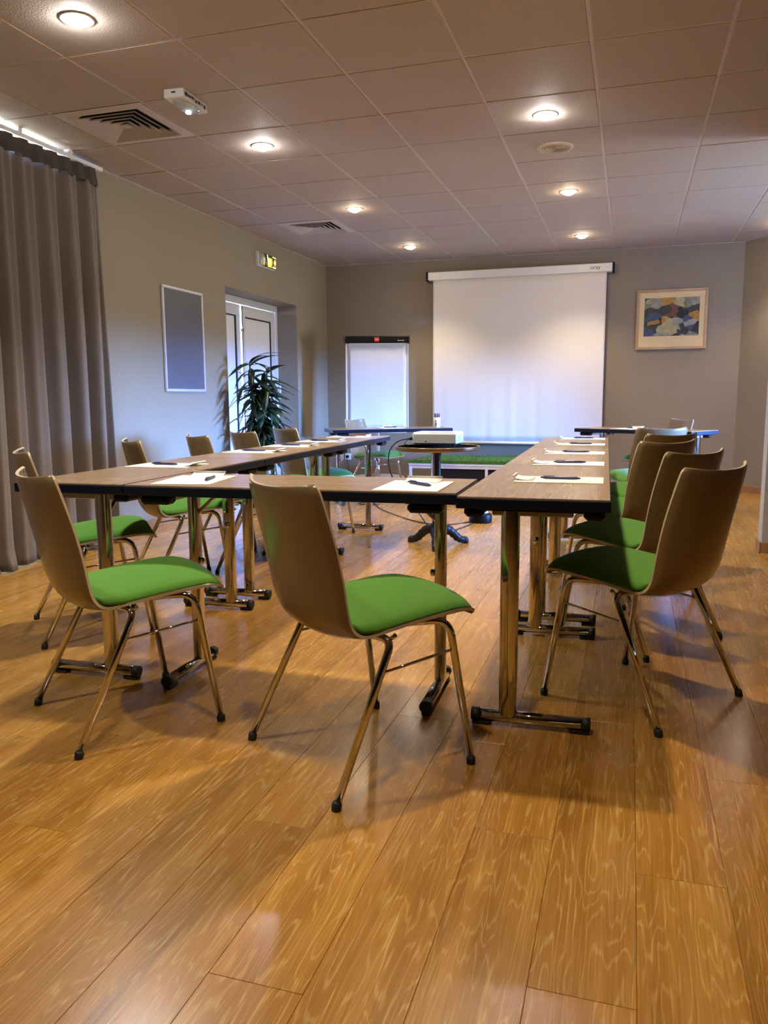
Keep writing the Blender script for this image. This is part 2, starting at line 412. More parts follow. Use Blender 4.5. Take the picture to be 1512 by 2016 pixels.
off_tiles.build('ceiling_tile', 'tile', ceil, kind='stuff')
for x in xs[1:-1]:
    MB().box(x - .009, x + .009, YF, YB, H + .003, H + .03).build('main_rail', 'rail', ceil)
MB().box(XL, XL + .022, YF, YB, H - .003, H + .004).build('wall_angle', 'rail', ceil)
MB().box(XL, 1.1, YB - .018, YB, H - .003, H + .004).build('wall_angle', 'rail', ceil)

# ---- walls
DY0, DY1, DZ = 6.80, 8.46, 2.072        # door recess
WY0, WY1, WZ0, WZ1 = 1.8, 4.5, .2, 2.62  # window behind the curtain
w = MB()
w.box(XL - .35, XL, YF, WY0, 0, H + .16).box(XL - .35, XL, WY0, WY1, 0, WZ0).box(XL - .35, XL, WY0, WY1, WZ1, H + .16)
w.box(XL - .35, XL, WY1, DY0, 0, H + .16).box(XL - .35, XL, DY0, DY1, DZ, H + .16).box(XL - .35, XL, DY1, YB + .15, 0, H + .16)
w.build('wall_left', 'wall', kind='structure')
MB().box(XL, 1.25, YB, YB + .15, 0, H + .16).build('wall_back', 'wall', kind='structure')
# slanting wall, lengthened out of view to shade the back wall; window alcove
MB().prism([(1.10, YB), (2.27, 7.90), (2.39, 7.99), (1.22, YB + .09)], 0, H + .1).build('wall_slanted', 'wall', kind='structure')
MB().box(2.27, XR + .15, 7.90, 8.05, 0, H + .1).build('wall_alcove', 'wall', kind='structure')
MB().box(.855, XR, 5.61, 5.76, 0, H + .02).build('wall_partition', 'wall_light', kind='structure')  # unseen length added to keep window light off the near chairs
MB().box(2.25, 2.40, 5.76, 7.90, 0, .62, .004).build('wall_light_block', 'wall_light', kind='structure')   # added out of view to keep window light off the floor
RY0, RY1, RZ0, RZ1 = 6.2, 7.6, .35, 1.78
w = MB(); w.box(XR, XR + .15, YF, RY0, 0, H + .1).box(XR, XR + .15, RY0, RY1, 0, RZ0).box(XR, XR + .15, RY0, RY1, RZ1, H + .1).box(XR, XR + .15, RY1, 7.90, 0, H + .1)
w.build('wall_right', 'wall_dark', kind='structure')
MB().box(XL, XR, YF - .15, YF, 0, H + .1).build('wall_front', 'wall_dark', kind='structure')
# skirting
def skirt(name, a, b, th=.014, h=.07):
    a = Vector((*a, 0)); b = Vector((*b, 0)); l = (b - a).length; an = math.atan2(b.y - a.y, b.x - a.x)
    return MB().box(0, l, 0, th, 0, h, .002).build(name, 'skirt', loc=a, rot=(0, 0, an), kind='structure')
skirt('baseboard_back', (1.095, YB), (XL + .015, YB)); skirt('baseboard_left', (XL, 6.79), (XL, WY1)); skirt('baseboard_left', (XL, WY1), (XL, YF)); skirt('baseboard_left', (XL, YB - .015), (XL, 8.47))
skirt('baseboard_slanted', (2.265, 7.90), (1.108, YB - .01)); skirt('baseboard_partition', (.855, 5.596), (XR, 5.596)); skirt('baseboard_partition', (.855, 5.61 - .014), (.855, 5.76))
# ---- glazed door in the left recess
door = empty('door_1', (XL, 0, 0), kind='structure'); door['label'] = 'white glazed door in a deep recess beside the plant'
X = -.24
def dbox(name, mat, x0, x1, y0, y1, z0, z1, par=door, bev=.003): return MB().box(x0, x1, y0, y1, z0, z1, bev).build(name, mat, par)
dbox('frame', 'alu', X - .07, X, DY0 + .002, DY1 - .002, 2.0, DZ - .002); dbox('frame', 'alu', X - .07, X, DY1 - .055, DY1 - .002, .0, 2.0); dbox('frame', 'alu', X - .07, X, DY0 + .002, DY0 + .055, .0, 2.0)
MID = 7.585
for (a, b) in ((DY0 + .058, MID - .012), (MID + .012, DY1 - .058)):
    lf = dbox('door_leaf', 'alu', X - .055, X - .012, a, a + .085, .01, 1.995); dbox('stile', 'alu', X - .055, X - .012, b - .085, b, .01, 1.995, lf)
    dbox('rail', 'alu', X - .055, X - .012, a + .085, b - .085, 1.885, 1.995, lf); dbox('rail', 'alu', X - .055, X - .012, a + .085, b - .085, .01, .14, lf)
    dbox('pane', 'pane', X - .045, X - .03, a + .085, b - .085, .14, 1.885, lf, 0)
    for (p, q, z0, z1) in ((a + .085, a + .093, .14, 1.885), (b - .1, b - .085, .14, 1.885), (a + .085, b - .085, 1.872, 1.885)):
        dbox('gasket', 'gasket', X - .03, X - .02, p, q, z0, z1, lf, 0)
rod = MB().tube([(X + .0, MID, .2), (X + .0, MID, 1.98)], .009, 10)
rod = rod.build('espagnolette_rod', 'steel', door)
for z in (1.72, 1.25, .95): dbox('rod_guide', 'steel', X - .012, X + .014, MID - .016, MID + .016, z, z + .04, rod)
ha = dbox('handle', 'black', X - .012, X + .012, DY1 - .09, DY1 - .06, 1.02, 1.16)
dbox('latch', 'alu', X + .0, X + .03, DY1 - .03, DY1 - .004, 1.03, 1.2, ha)
# ---- windows
def window(name, x, y0, y1, z0, z1, n, lab, side):
    r = empty(name, (x, 0, 0), kind='structure', label=lab)
    for a, b, c_, d in ((y0, y1, z0, z0 + .06), (y0, y1, z1 - .06, z1)): MB().box(-.03, .03, a, b, c_, d, .004).build('window_frame', 'alu', r)
    for i in range(n + 1):
        y = y0 + (y1 - y0 - .06) * i / n; MB().box(-.03, .03, y, y + .06, z0 + .06, z1 - .06, .004).build('mullion', 'alu', r)
    for i in range(n):
        a = y0 + (y1 - y0 - .06) * i / n + .06; b = y0 + (y1 - y0 - .06) * (i + 1) / n
        MB().box(-.003, .003, a, b, z0 + .06, z1 - .06).build('pane', 'glass', r)
    return r
window('window_1', XR + .08, RY0, RY1, RZ0, RZ1, 2, 'two-pane window in the right alcove', 1)
window('window_2', XL - .22, WY0, WY1, WZ0, WZ1, 3, 'tall window hidden behind the taupe curtain', -1)

# ================================================================== CEILING FITTINGS
def lamp(x, y, warm, label):
    e_ = empty('downlight', (x, y, H), label=label, cat='ceiling light', group='recessed ceiling downlights')
    MB().lathe([(.051, -.001), (.054, -.0045), (.068, -.0045), (.074, -.0025), (.075, .0)], 32).build('trim_ring', 'ring_lamp', e_)
    MB().lathe([(.0001, -.030), (.022, -.027), (.04, -.018), (.050, -.006)], 24).build('lamp_glass', 'lamp_warm' if warm else 'lamp_cool', e_)
    l = bpy.data.lights.new('downlight_beam', 'SPOT'); l.energy = SPOT_W * ((.55 if y > 8 else .22) if x > 1 else .55 if y < 2 else .68 if y > 6 else 1.05); l.color = WARM if warm else COOL
    l.spot_size = R(112); l.spot_blend = .7; l.shadow_soft_size = .045
    o = bpy.data.objects.new('downlight_beam', l); COL.objects.link(o); o.parent = e_; o.location = (0, 0, -.045)
LN = {(-2.333, 3.098): 'cool white downlight nearest the camera on the left, above the square vent', (-2.333, 4.898): 'cool white downlight beyond the square vent and emergency light',
      (-2.333, 6.698): 'warm downlight beside the far square vent', (-2.333, 8.498): 'warm downlight close to the back wall, left of the screen case',
      (-.533, 4.898): 'cool white downlight just in front of the round vent', (-.533, 6.698): 'small warm downlight beyond the round vent', (-.533, 8.498): 'warm downlight above the right end of the screen case',
      (1.267, 8.498): 'warm downlight at the right edge near the slanted wall'}
for x in (-2.333, -.533, 1.267):
    for y in (1.298, 3.098, 4.898, 6.698, 8.498):
        if x > 1 and y < 6: continue
        warm = not ((x < -2 and y < 5) or (-1 < x < 0 and 3.9 < y < 5))
        lamp(x, y, warm, LN.get((x, y), {(-2.333, 1.298): 'downlight out of view above the near left floor', (-.533, 1.298): 'downlight out of view above the nearest chair', (-.533, 3.098): 'downlight out of view above the right table row'}.get((x, y), 'downlight out of view beside the right edge')))

def diffuser(x, y, label):
    e_ = empty('air_diffuser', (x, y, H), label=label, cat='air vent', group='square air diffusers')
    def sq(a, za, b, zb, name, mat, t=.0015):
        P = []
        m_ = MB(); o_ = [(-a, -a, za), (a, -a, za), (a, a, za), (-a, a, za)]; i_ = [(-b, -b, zb), (b, -b, zb), (b, b, zb), (-b, b, zb)]
        vs = o_ + i_ + [(p[0], p[1], p[2] + t * 2) for p in o_] + [(p[0], p[1], p[2] + t * 2) for p in i_]; fs = []
        for k in range(4):
            n = (k + 1) % 4; fs += [(k, k + 4, n + 4, n), (k + 8, n + 8, n + 12, k + 12), (k, n, n + 8, k + 8), (k + 4, k + 12, n + 12, n + 4)]
        m_.add(vs, fs); o_ = m_.build(name, mat, e_)
        if name == 'louvre':      # upper side blackened to stand for the shade between blades
            o_.data.materials.append(M['void'])
            for i, pf in enumerate(o_.data.polygons): pf.material_index = 1 if i % 4 == 1 else 0
        return o_
    sq(.291, -.002, .235, -.008, 'frame', 'rail')
    for k in range(5):
        a = .232 - k * .042; sq(a, -.007, a - .028, .022, 'louvre', 'rail', .003)
    MB().add([(-.03, -.03, -.006), (.03, -.03, -.006), (.03, .03, -.006), (-.03, .03, -.006), (0, 0, .02)], [(0, 3, 2, 1), (0, 1, 4), (1, 2, 4), (2, 3, 4), (3, 0, 4)]).build('centre_plate', 'rail', e_)
    MB().box(-.285, .285, -.285, .285, .05, .085).build('duct', 'void', e_)
diffuser(-2.9334, 4.2978, 'large square louvred air diffuser in the ceiling above the curtain')
diffuser(-2.9334, 7.2978, 'far square louvred air diffuser in the ceiling above the door')

rv = empty('round_vent', (-.533, 5.53, H), label='round cream ceiling vent with concentric rings', cat='air vent')
MB().lathe([(.09, -.004), (.095, -.012), (.108, -.010), (.118, -.002), (.118, .0)], 40).build('rim', 'cream', rv)
for k in range(5):
    r_ = .086 - k * .017
    MB().lathe([(r_, -.002), (r_ - .006, -.010), (r_ - .010, -.008), (r_ - .005, .0)], 36).build('ring', 'cream', rv)
MB().lathe([(.0001, -.0026), (.09, -.0026), (.09, -.0015)], 36).build('duct', 'void', rv)

em = empty('emergency_light', (-2.36, 4.02, H), R(2), label='white emergency light unit hanging from the ceiling beside the square vent', cat='emergency light')
MB().box(-.058, .058, -.135, .135, -.045, 0, .004).build('housing', 'white', em)
MB().lathe([(.0001, -.026), (.03, -.024), (.05, -.012), (.056, 0)], 28).xform(Matrix.Translation((0, 0, -.043)) @ Matrix.Diagonal((.95, 2.1, 1, 1))).build('diffuser', 'clear', em)
MB().lathe([(.0001, -.008), (.014, -.006), (.016, 0)], 16).xform(Matrix.Translation((0, .02, -.0705))).build('led', 'led', em)
lab = MB()
for i, (a, b) in enumerate(((-.12, -.09), (-.085, -.06), (-.055, -.02), (-.01, .01), (.02, .05), (.06, .075), (.085, .105))):
    lab.box(.0582, .0590, a, b, -.035 + .004 * (i % 3), -.016 - .003 * (i % 2))
lab.build('printed_marks', 'ink', em)
MB().box(-.012, .012, -.1362, -.135, -.024, -.016).build('logo_mark', 'ink', em)

# ================================================================== LEFT WALL
def curtain(name, y0, y1, x, z0, z1, label):
    e_ = empty(name, (x, (y0 + y1) / 2, z0), label=label, cat='curtain'); yc = (y0 + y1) / 2
    n = int((y1 - y0) / .0085); nz = 46; rnd = random.Random(5); P = []
    ph = [rnd.uniform(0, 6.28) for _ in range(4)]
    for i in range(n + 1):
        y = y0 + (y1 - y0) * i / n; col = []
        for j in range(nz + 1):
            t = j / nz; z = z0 + (z1 - .085 - z0) * t; low = 1 - t
            u_ = y + .028 * math.sin(2.1 * y + ph[0] + .7 * low) * low + .022 * math.sin(5.3 * y + ph[1] + 1.3 * low)
            f = math.sin(2 * math.pi * u_ / .185); f2 = math.sin(2 * math.pi * u_ / .093 + ph[2])
            a = .018 + .038 * min(1, low * 2.2)
            rdg = abs(math.sin(math.pi * u_ / .185)) ** .8
            xx = a * (2 * rdg - 1.1) * (.8 + .35 * math.sin(6.1 * y + ph[2])) + .007 * f2 * (1 - low * .5) + .010 * math.sin(3 * y + ph[3]) * low
            if t < .05: xx += (.05 - t) * .45 * (1 + math.sin(9 * y)); z += .004 * math.sin(13 * y)
            col.append((xx, y - yc + .02 * math.cos(2 * math.pi * u_ / .185) * low, z - z0))
        P.append(col)
    MB().grid_solid(P, .003).build('fabric', 'curtain', e_)
    P = []; m = int((y1 - y0) / .125)
    # pinch-pleated heading: slanting boxes
    for k in range(m * 4 + 1):
        y = y0 + (y1 - y0) * k / (m * 4); xx = [-.012, .022, .040, .008][k % 4]
        P.append([(xx, y - yc + .012, z1 - z0 - .098), (xx, y - yc, z1 - z0 - .05), (xx - .004, y - yc - .006, z1 - z0 + .006 * ((k % 4) < 2))])
    MB().grid_solid(P, .004, smooth=False).build('pleated_heading', 'tape', e_)
    return e_
curtain('curtain', 1.2, 4.85, -3.565, .012, 2.575, 'long taupe pleated curtain hanging to the floor along the left wall')
rl = empty('curtain_rail', (-3.565, 3.0, 2.6), label='white ceiling-mounted curtain rail above the taupe curtain', cat='curtain rail')
MB().box(-.018, .018, -1.9, 1.9, -.012, .014, .003).build('track', 'white', rl)
for yy in (-.4, .35, 1.1, 1.55): MB().box(-.024, .024, yy, yy + .03, .012, .041, .002).build('bracket', 'white', rl)

bd = empty('notice_board', (XL, 6.033, 1.52), label='grey felt notice board in a white metal frame on the left wall', cat='notice board')
bw, bh = .318, .43
MB().box(.004, .012, -bw + .02, bw - .02, -bh + .02, bh - .02).build('panel', 'board', bd)
for a, b, c_, d in ((-bw, bw, bh - .024, bh), (-bw, bw, -bh, -bh + .024), (-bw, -bw + .022, -bh + .024, bh - .024), (bw - .022, bw, -bh + .024, bh - .024)):
    MB().box(0, .022, a, b, c_, d, .005).build('frame_bar', 'silver', bd)

ex = empty('exit_sign', (XL, 7.645, 2.43), label='small lit exit sign with yellow glow above the door recess', cat='exit sign')
MB().box(0, .034, -.195, .195, -.072, .072, .004).build('housing', 'white', ex)
def arcx(z): return .036 + .022 * math.cos(z / .07 * 1.35)
def lens(y0, y1, z0, z1, off, mat, name, n=8):
    P = [[(arcx(z0 + (z1 - z0) * j / n) + off, y, z0 + (z1 - z0) * j / n) for j in range(n + 1)] for y in (y0, y1)]
    return MB().grid_solid(P, -.004).build(name, mat, ex)
lens(-.188, -.08, -.066, .066, 0, 'clear', 'clear_lens'); lens(-.08, .188, -.066, .066, 0, 'sign_green', 'pictogram_panel')
lens(-.01, .075, -.06, .03, .004, 'sign_yellow', 'glow')
def fig(poly, name):   # pictogram pieces, thin polygons following the lens
    vs = [(arcx(z) + .009, y, z) for y, z in poly]; n = len(vs); vs2 = [(x + .002, y, z) for x, y, z in vs]
    MB().add(vs + vs2, [tuple(range(n)), tuple(range(2 * n - 1, n - 1, -1))] + [(i, n + i, n + (i + 1) % n, (i + 1) % n) for i in range(n)]).build(name, 'sign_white', ex)
fig([(-.055, .02), (-.035, .06), (-.02, .055), (-.028, .01), (-.005, -.045), (-.025, -.05), (-.045, -.02)], 'running_figure')
fig([(-.01, .0), (.005, .03), (.02, .0), (.01, -.05), (-.002, -.05)], 'running_figure')
fig([(.085, .055), (.17, .055), (.17, -.06), (.085, -.06), (.085, -.045), (.155, -.045), (.155, .042), (.085, .042)], 'doorway')
fig([(.095, -.005), (.13, .03), (.13, .008), (.15, .008), (.15, -.018), (.13, -.018), (.13, -.04)], 'arrow')

def outlet(loc, rz, label, plug=False):
    e_ = empty('wall_socket', loc, rz, label=label, cat='socket', group='wall sockets')   # faces local -Y
    MB().box(-.04, .04, -.009, 0, -.04, .04, .003).build('plate', 'white', e_)
    MB().lathe([(.024, 0), (.024, .004), (.02, .004), (.02, .001)], 24).xform(Matrix.Translation((0, -.009, 0)) @ Matrix.Rotation(R(90), 4, 'X')).build('rim', 'white', e_)
    return e_
outlet((-3.50, YB, .30), 0, 'empty white wall socket near the back left corner'); outlet((-3.40, YB, .30), 0, 'white wall socket with a black plug in it, back left corner')
outlet((XL, 4.97, .28), R(90), 'white wall socket on the left wall beside the curtain hem')
pl = empty('power_plug', (-3.40, YB - .01, .30), label='black plug and cord hanging from the back wall socket', cat='plug')
MB().tube([(0, 0, 0), (0, -.03, 0), (0, -.042, -.006)], [.021, .019, .012], 16).build('plug_body', 'black', pl)
MB().tube(smooth_path([(0, -.04, -.006), (.004, -.05, -.03), (.02, -.045, -.12), (.045, -.05, -.22), (.05, -.07, -.2935), (.0, -.10, -.2945), (-.12, -.12, -.2945)]), .004, 8).build('cord', 'cable', pl)

# ================================================================== BACK WALL
ps = empty('projection_screen', (-1.29, YB - .06, 0), label='large white pull-down projection screen on the back wall', cat='projection screen')
MB().box(-1.045, 1.045, -.05, .045, 2.395, 2.487, .006).build('case', 'white', ps)
for sx in (-1, 1):
    a, b = sorted((sx * 1.045, sx * 1.066)); MB().box(a, b, -.055, .055, 2.385, 2.493, .004).build('end_cap', 'black', ps)
n = 90; P = []
for i in range(n + 1):
    x = -.985 + 1.97 * i / n; row = []
    for j in range(25):
        t = j / 24; z = 2.40 - 1.89 * t
        rip = .0032 * max(0, t - .35) * (math.sin(x * 27 + 1.6 * math.sin(x * 5)) + .5 * math.sin(x * 49 + 1 + 2 * math.sin(x * 3))) * (1 if x < .5 else .4)
        row.append((x, -.028 + rip, z))
    P.append(row)
MB().grid_solid(P, -.0015).build('screen_cloth', 'screen', ps)
MB().tube([(-.99, -.028, .497), (.99, -.028, .497)], .016, 12).build('bottom_bar', 'white', ps)
text('maker_logo', 'oray', .06, 'ink', ps, (.86, -.0512, 2.443), (R(90), 0, 0))

pc = empty('framed_picture', (.391, YB, 1.864), label='small framed colourful abstract print in a pale wood frame on the back wall', cat='picture')
fw, fh = .366, .322
MB().box(-fw + .01, fw - .01, -.014, -.008, -fh + .01, fh - .01).build('mat_board', 'mat', pc)
for a, b, c_, d in ((-fw, fw, fh - .026, fh), (-fw, fw, -fh, -fh + .026), (-fw, -fw + .026, -fh + .026, fh - .026), (fw - .026, fw, -fh + .026, fh - .026)):
    MB().box(a, b, -.028, 0, c_, d, .003).build('frame_bar', 'frame_wood', pc)
MB().box(-.284, .284, -.0155, -.0142, -.178, .232).build('abstract_print', 'art', pc)

# ================================================================== CHAIRS
EDGE = [  # y, z, half width, bulge along the outward normal
    (.268, .420, .196, .0), (.262, .434, .206, .0), (.240, .442, .213, .0), (.20, .446, .217, .001), (.12, .442, .217, .003), (.03, .434, .214, .006), (-.05, .424, .210, .012),
    (-.09, .419, .207, .020), (-.115, .424, .205, .030), (-.132, .440, .203, .040), (-.143, .467, .202, .050), (-.151, .51, .202, .058), (-.161, .57, .203, .062), (-.178, .65, .203, .062),
    (-.197, .72, .202, .058), (-.215, .782, .199, .053), (-.221, .803, .194, .051), (-.223, .812, .183, .049)]
def chair_proto():
    root = empty('chair', label='x', cat='chair')
    P = []; nu = 14
    for k, (y, z, hw, bu) in enumerate(EDGE):
        a = EDGE[max(k - 1, 0)]; b = EDGE[min(k + 1, len(EDGE) - 1)]
        t = Vector((0, b[0] - a[0], b[1] - a[1])).normalized(); nrm = Vector((0, -abs(t.z) if t.z > 0 else t.z, t.y if t.z >= 0 else t.y))
        nrm = Vector((0, -t.z, t.y)) if True else nrm
        if nrm.y > 0 and k > 6: nrm = -nrm
        if k <= 6: nrm = Vector((0, 0, -1))
        if nrm.z > 0: nrm.z *= .2
        row = []
        for i in range(nu + 1):
            u = -1 + 2 * i / nu; row.append(Vector((u * hw, y, z)) + nrm * bu * (1 - abs(u) ** 2.3))
        P.append(row)
    # refine along the profile
    Q = []
    for k in range(len(P) - 1):
        for tt in (0, .5):
            row = []
            for i in range(nu + 1):
                p0, p1, p2, p3 = P[max(k - 1, 0)][i], P[k][i], P[k + 1][i], P[min(k + 2, len(P) - 1)][i]
                row.append(.5 * ((2 * p1) + (p2 - p0) * tt + (2 * p0 - 5 * p1 + 4 * p2 - p3) * tt ** 2 + (3 * p1 - p0 - 3 * p2 + p3) * tt ** 3))
            Q.append(row)
    Q.append(P[-1])
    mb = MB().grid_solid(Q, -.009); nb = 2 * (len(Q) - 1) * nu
    sh = mb.build('shell', 'shell', root); sh.data.materials.append(M['shell_lit_rim'])
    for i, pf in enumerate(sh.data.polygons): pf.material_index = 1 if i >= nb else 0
    # seat pad
    prof = [(-.124, .450), (-.115, .440), (-.10, .436), (-.06, .434), (0, .440), (.06, .446), (.12, .451), (.18, .455), (.22, .454), (.245, .450), (.258, .442)]
    m = len(prof); top = []; bot = []
    for k, (y, z) in enumerate(prof):
        v = k / (m - 1); hw = .203 + .010 * math.sin(v * math.pi * .8) - (.010 if k in (0, m - 1) else 0)
        rt = []; rb = []
        for i in range(17):
            u = -1 + 2 * i / 16; e_ = (1 - abs(u) ** 5) ** .5; ee = max(0., min(1., v * (1 - v) * 14)) ** .5
            dome = .030 * (1 - u * u * .5) * e_ * ee + .016 * (1 - u * u) * math.sin(math.pi * v) - .008 * (1 - abs(u) ** 2.3) * (1 - v)
            back = -.05 * (1 - abs(u) ** 2.3) * max(0, 1 - v * 5)
            rt.append((u * hw, y + back, z + dome - .003)); rb.append((u * hw, y + back, z - .013 - .010 * (1 - abs(u) ** 2.3) * max(0, 1 - v * 1.4)))
        top.append(rt); bot.append(rb)
    vs = [p for r_ in top for p in r_] + [p for r_ in bot for p in r_]; o = m * 17; fs = []
    for k in range(m - 1):
        for i in range(16):
            a = k * 17 + i; fs.append((a, a + 1, a + 18, a + 17)); fs.append((o + a, o + a + 17, o + a + 18, o + a + 1))
    for k in range(m - 1):
        a = k * 17; fs.append((a, a + 17, o + a + 17, o + a)); a += 16; fs.append((a + 17, a, o + a, o + a + 17))
    for i in range(16):
        fs.append((i + 1, i, o + i, o + i + 1)); a = (m - 1) * 17 + i; fs.append((a, a + 1, o + a + 1, o + a))
    MB().add(vs, fs, True).build('seat_pad', 'green', root)
    for sx in (-1, 1):
        def q(x, y, z): return (sx * x, y, z)
        def bend(a, b, c_, r_=.035, n=7):
            a, b, c_ = Vector(a), Vector(b), Vector(c_); d1 = (a - b).normalized(); d2 = (c_ - b).normalized()
            p, e2 = b + d1 * r_, b + d2 * r_
            return [p.lerp(b, t).lerp(b.lerp(e2, t), t) for t in [i / n for i in range(n + 1)]]
        rear = [q(.252, -.222, .012)] + bend(q(.252, -.222, .012), q(.223, -.030, .400), q(.10, -.085, .408)) + [q(.10, -.085, .408)]
        front = [q(.245, .222, .012)] + bend(q(.245, .222, .012), q(.222, .158, .425), q(.150, .02, .418), .05) + [q(.150, .02, .418)]
        for pts in (rear, front):
            lg = MB().tube(pts, .0108, 12).build('leg', 'chrome', root)
            f0 = Vector(pts[0]); d = (Vector(pts[1]) - f0).normalized()
            MB().tube([f0 + Vector((0, 0, -.0118)), f0 + Vector((0, 0, -.009)), f0 + d * .006, f0 + d * .010], [.0115, .0130, .0130, .0112], 14).build('rubber_foot', 'rubber', lg)
        a, b = Vector(rear[0]).lerp(Vector(rear[1]), .86), Vector(front[0]).lerp(Vector(front[1]), .90)
        MB().tube([a, b], .0042, 8).build('side_bar', 'chrome', root)
        MB().tube([q(.213, -.032, .398), q(.232, -.026, .414)], .006, 8).build('stacking_stud', 'chrome', root)
    MB().tube([(-.152, .02, .418), (.152, .02, .418)], .0095, 10).build('cross_tube', 'steel', root)
    MB().tube([(-.105, -.085, .407), (.105, -.085, .407)], .0095, 10).build('cross_tube', 'steel', root)
    MB().box(-.11, .11, -.075, .012, .411, .417).build('mounting_plate', 'dark', root)
    return root
proto = chair_proto()
chairs = [
    (-.724, 2.057, 51.0, 'beige shell chair with green seat in the centre foreground, nearest the camera', 'chairs at the front table'),
    (-1.548, 2.112, 53.1, 'beige shell chair with green seat at the near left corner of the tables', 'chairs at the front table'),
    (-2.308, 2.932, 44.3, 'beige chair at the left tables partly hidden behind the corner chair, before the curtain', 'chairs along the left tables'),
    (-2.377, 3.797, 45.0, 'second chair along the left tables, its back against the pale wall by the curtain', 'chairs along the left tables'),
    (-2.350, 4.410, 48.3, 'third chair along the left tables, below the grey notice board', 'chairs along the left tables'),
    (-2.351, 4.981, 52.6, 'fourth chair along the left tables, its back in front of the plant', 'chairs along the left tables'),
    (-2.331, 5.62, 50.6, 'fifth and farthest chair along the left tables, in front of the door recess', 'chairs along the left tables'),
    (-2.532, 7.79, -10.4, 'pale lit chair behind the far left table below the flipchart', None),
    (.068, 2.745, 147.0, 'nearest chair along the right tables, back fully visible at the right edge', 'chairs along the right tables'),
    (.068, 3.456, 143.1, 'second nearest chair along the right tables', 'chairs along the right tables'),
    (.015, 4.225, 136.4, 'middle of the five chairs along the right tables', 'chairs along the right tables'),
    (.082, 5.048, 132.3, 'fourth chair along the right tables, mostly hidden by the middle one', 'chairs along the right tables'),
    (.096, 6.01, 121.0, 'farthest chair along the right tables', 'chairs along the right tables'),
    (.264, 7.86, 207.3, 'chair behind the far right table with the blue-lit end', None)]
for i, (x, y, a, lb, gr) in enumerate(chairs):
    o = place(proto, i == 0, (x, y, 0), R(a - 90), lb, gr)
    if not gr and 'group' in o: del o['group']

# ================================================================== TABLES
ZT = .735
def table(loc, rz, length, label, group, W=.44, col_off=.07):
    t = empty('folding_table', loc, rz, label=label, cat='table', group=group)
    hl, hw = length / 2, W / 2; th = .036
    MB().box(-hl + .003, hl - .003, -hw + .003, hw - .003, ZT - .006, ZT).build('tabletop', 'top', t)
    MB().box(-hl, hl, -hw, hw, ZT - th, ZT - .004, .003).build('edge_band', 'edge', t)
    for sx in (-1, 1):
        x = sx * (hl - .105)
        # flat-oval chrome column
        n = 20; pr = []
        for k in range(n):
            a = 2 * math.pi * k / n; cx_ = .014 if math.cos(a) > 0 else -.014
            pr.append((.019 * math.sin(a), math.copysign(1, math.cos(a)) * .012 + .0165 * math.cos(a)))
        col = MB(); vs = [(x + a, col_off + b, z) for z in (.03, ZT - th - .012) for a, b in pr]
        col.add(vs, [(k, (k + 1) % n, n + (k + 1) % n, n + k) for k in range(n)], True); cl = col.build('leg_column', 'chrome', t)
        MB().lathe([(.0001, 0), (.012, .002), (.015, .009), (.012, .016), (.0001, .018)], 16).xform(Matrix.Translation((x - sx * .019, col_off, .42)) @ Matrix.Rotation(R(-90 * sx), 4, 'Y')).build('knob', 'chrome', cl)
        ft = MB().tube([(x, -.168, .030), (x, .168, .030)], .0195, 16).build('foot_tube', 'chrome', t)
        for sy in (-1, 1):
            MB().tube([(x, sy * .158, .030), (x, sy * .183, .030)], .0203, 16).build('end_cap', 'rubber', ft)
            a, b = sorted((sy * .120, sy * .180)); MB().box(x - .014, x + .014, a, b, 0.0, .014, .003).build('foot_pad', 'rubber', ft)
        MB().box(x - .014, x + .014, -.115, .125, ZT - th - .030, ZT - th - .008, .003).build('support_rail', 'steel', t)
        MB().box(x - .07, x + .03, -.165, .165, ZT - th - .009, ZT - th, .002).build('mounting_plate', 'black', t)
        for sy in (-1, 1):
            MB().box(x - .055, x + .055, sy * .175 - .03, sy * .175 + .03, ZT - th - .032, ZT - th, .010).build('hinge_block', 'black', t)
        MB().tube([(x - sx * .012, col_off, ZT - .135), (x - sx * .12, col_off, ZT - th - .006)], .007, 8).build('folding_strut', 'steel', t)
    return t
rd = Vector((-.0276, .9996)); r0 = Vector((-.262, 2.262)); RZR = R(90 + 1.58)
for k, lb in enumerate(('nearest table of the right row, end-on to the camera', 'middle table of the right row', 'farthest table of the right row')):
    p_ = r0 + rd * (.6 + 1.203 * k); table((p_.x, p_.y, 0), RZR, 1.2, lb, 'tables of the right row')
ld = Vector((-.0349, .9994)); l0 = Vector((-1.874, 2.285)); RZL = R(-90 + 2.0)
for k, lb in enumerate(('nearest table of the left row, at the near left corner', 'middle table of the left row', 'farthest table of the left row')):
    p_ = l0 + ld * (.6 + 1.203 * k); table((p_.x, p_.y, 0), RZL, 1.2, lb, 'tables of the left row')
fd = Vector((.9993, .0362)); fn = Vector((-.0362, .9993)); f0 = Vector((-1.646, 2.284))
p_ = f0 + fd * .578 + fn * .222; table((p_.x, p_.y, 0), R(2.07), 1.150, 'crosswise front table joining the left and right rows', None)
a1 = R(32.5); d1 = Vector((math.cos(a1), math.sin(a1))); n1 = Vector((-d1.y, d1.x)); c1 = Vector((-2.674, 6.985))
p1 = c1 + d1 * .6 + n1 * .22; table((p1.x, p1.y, 0), a1, 1.2, 'slanting table at the far left under the flipchart', None)
a2 = R(-34.0); d2 = Vector((math.cos(a2), math.sin(a2))); n2 = Vector((-d2.y, d2.x)); c2 = Vector((.49, 7.03))
p2 = c2 - d2 * .6 + n2 * .22; table((p2.x, p2.y, 0), a2, 1.2, 'slanting table at the far right with a blue-lit end', None)

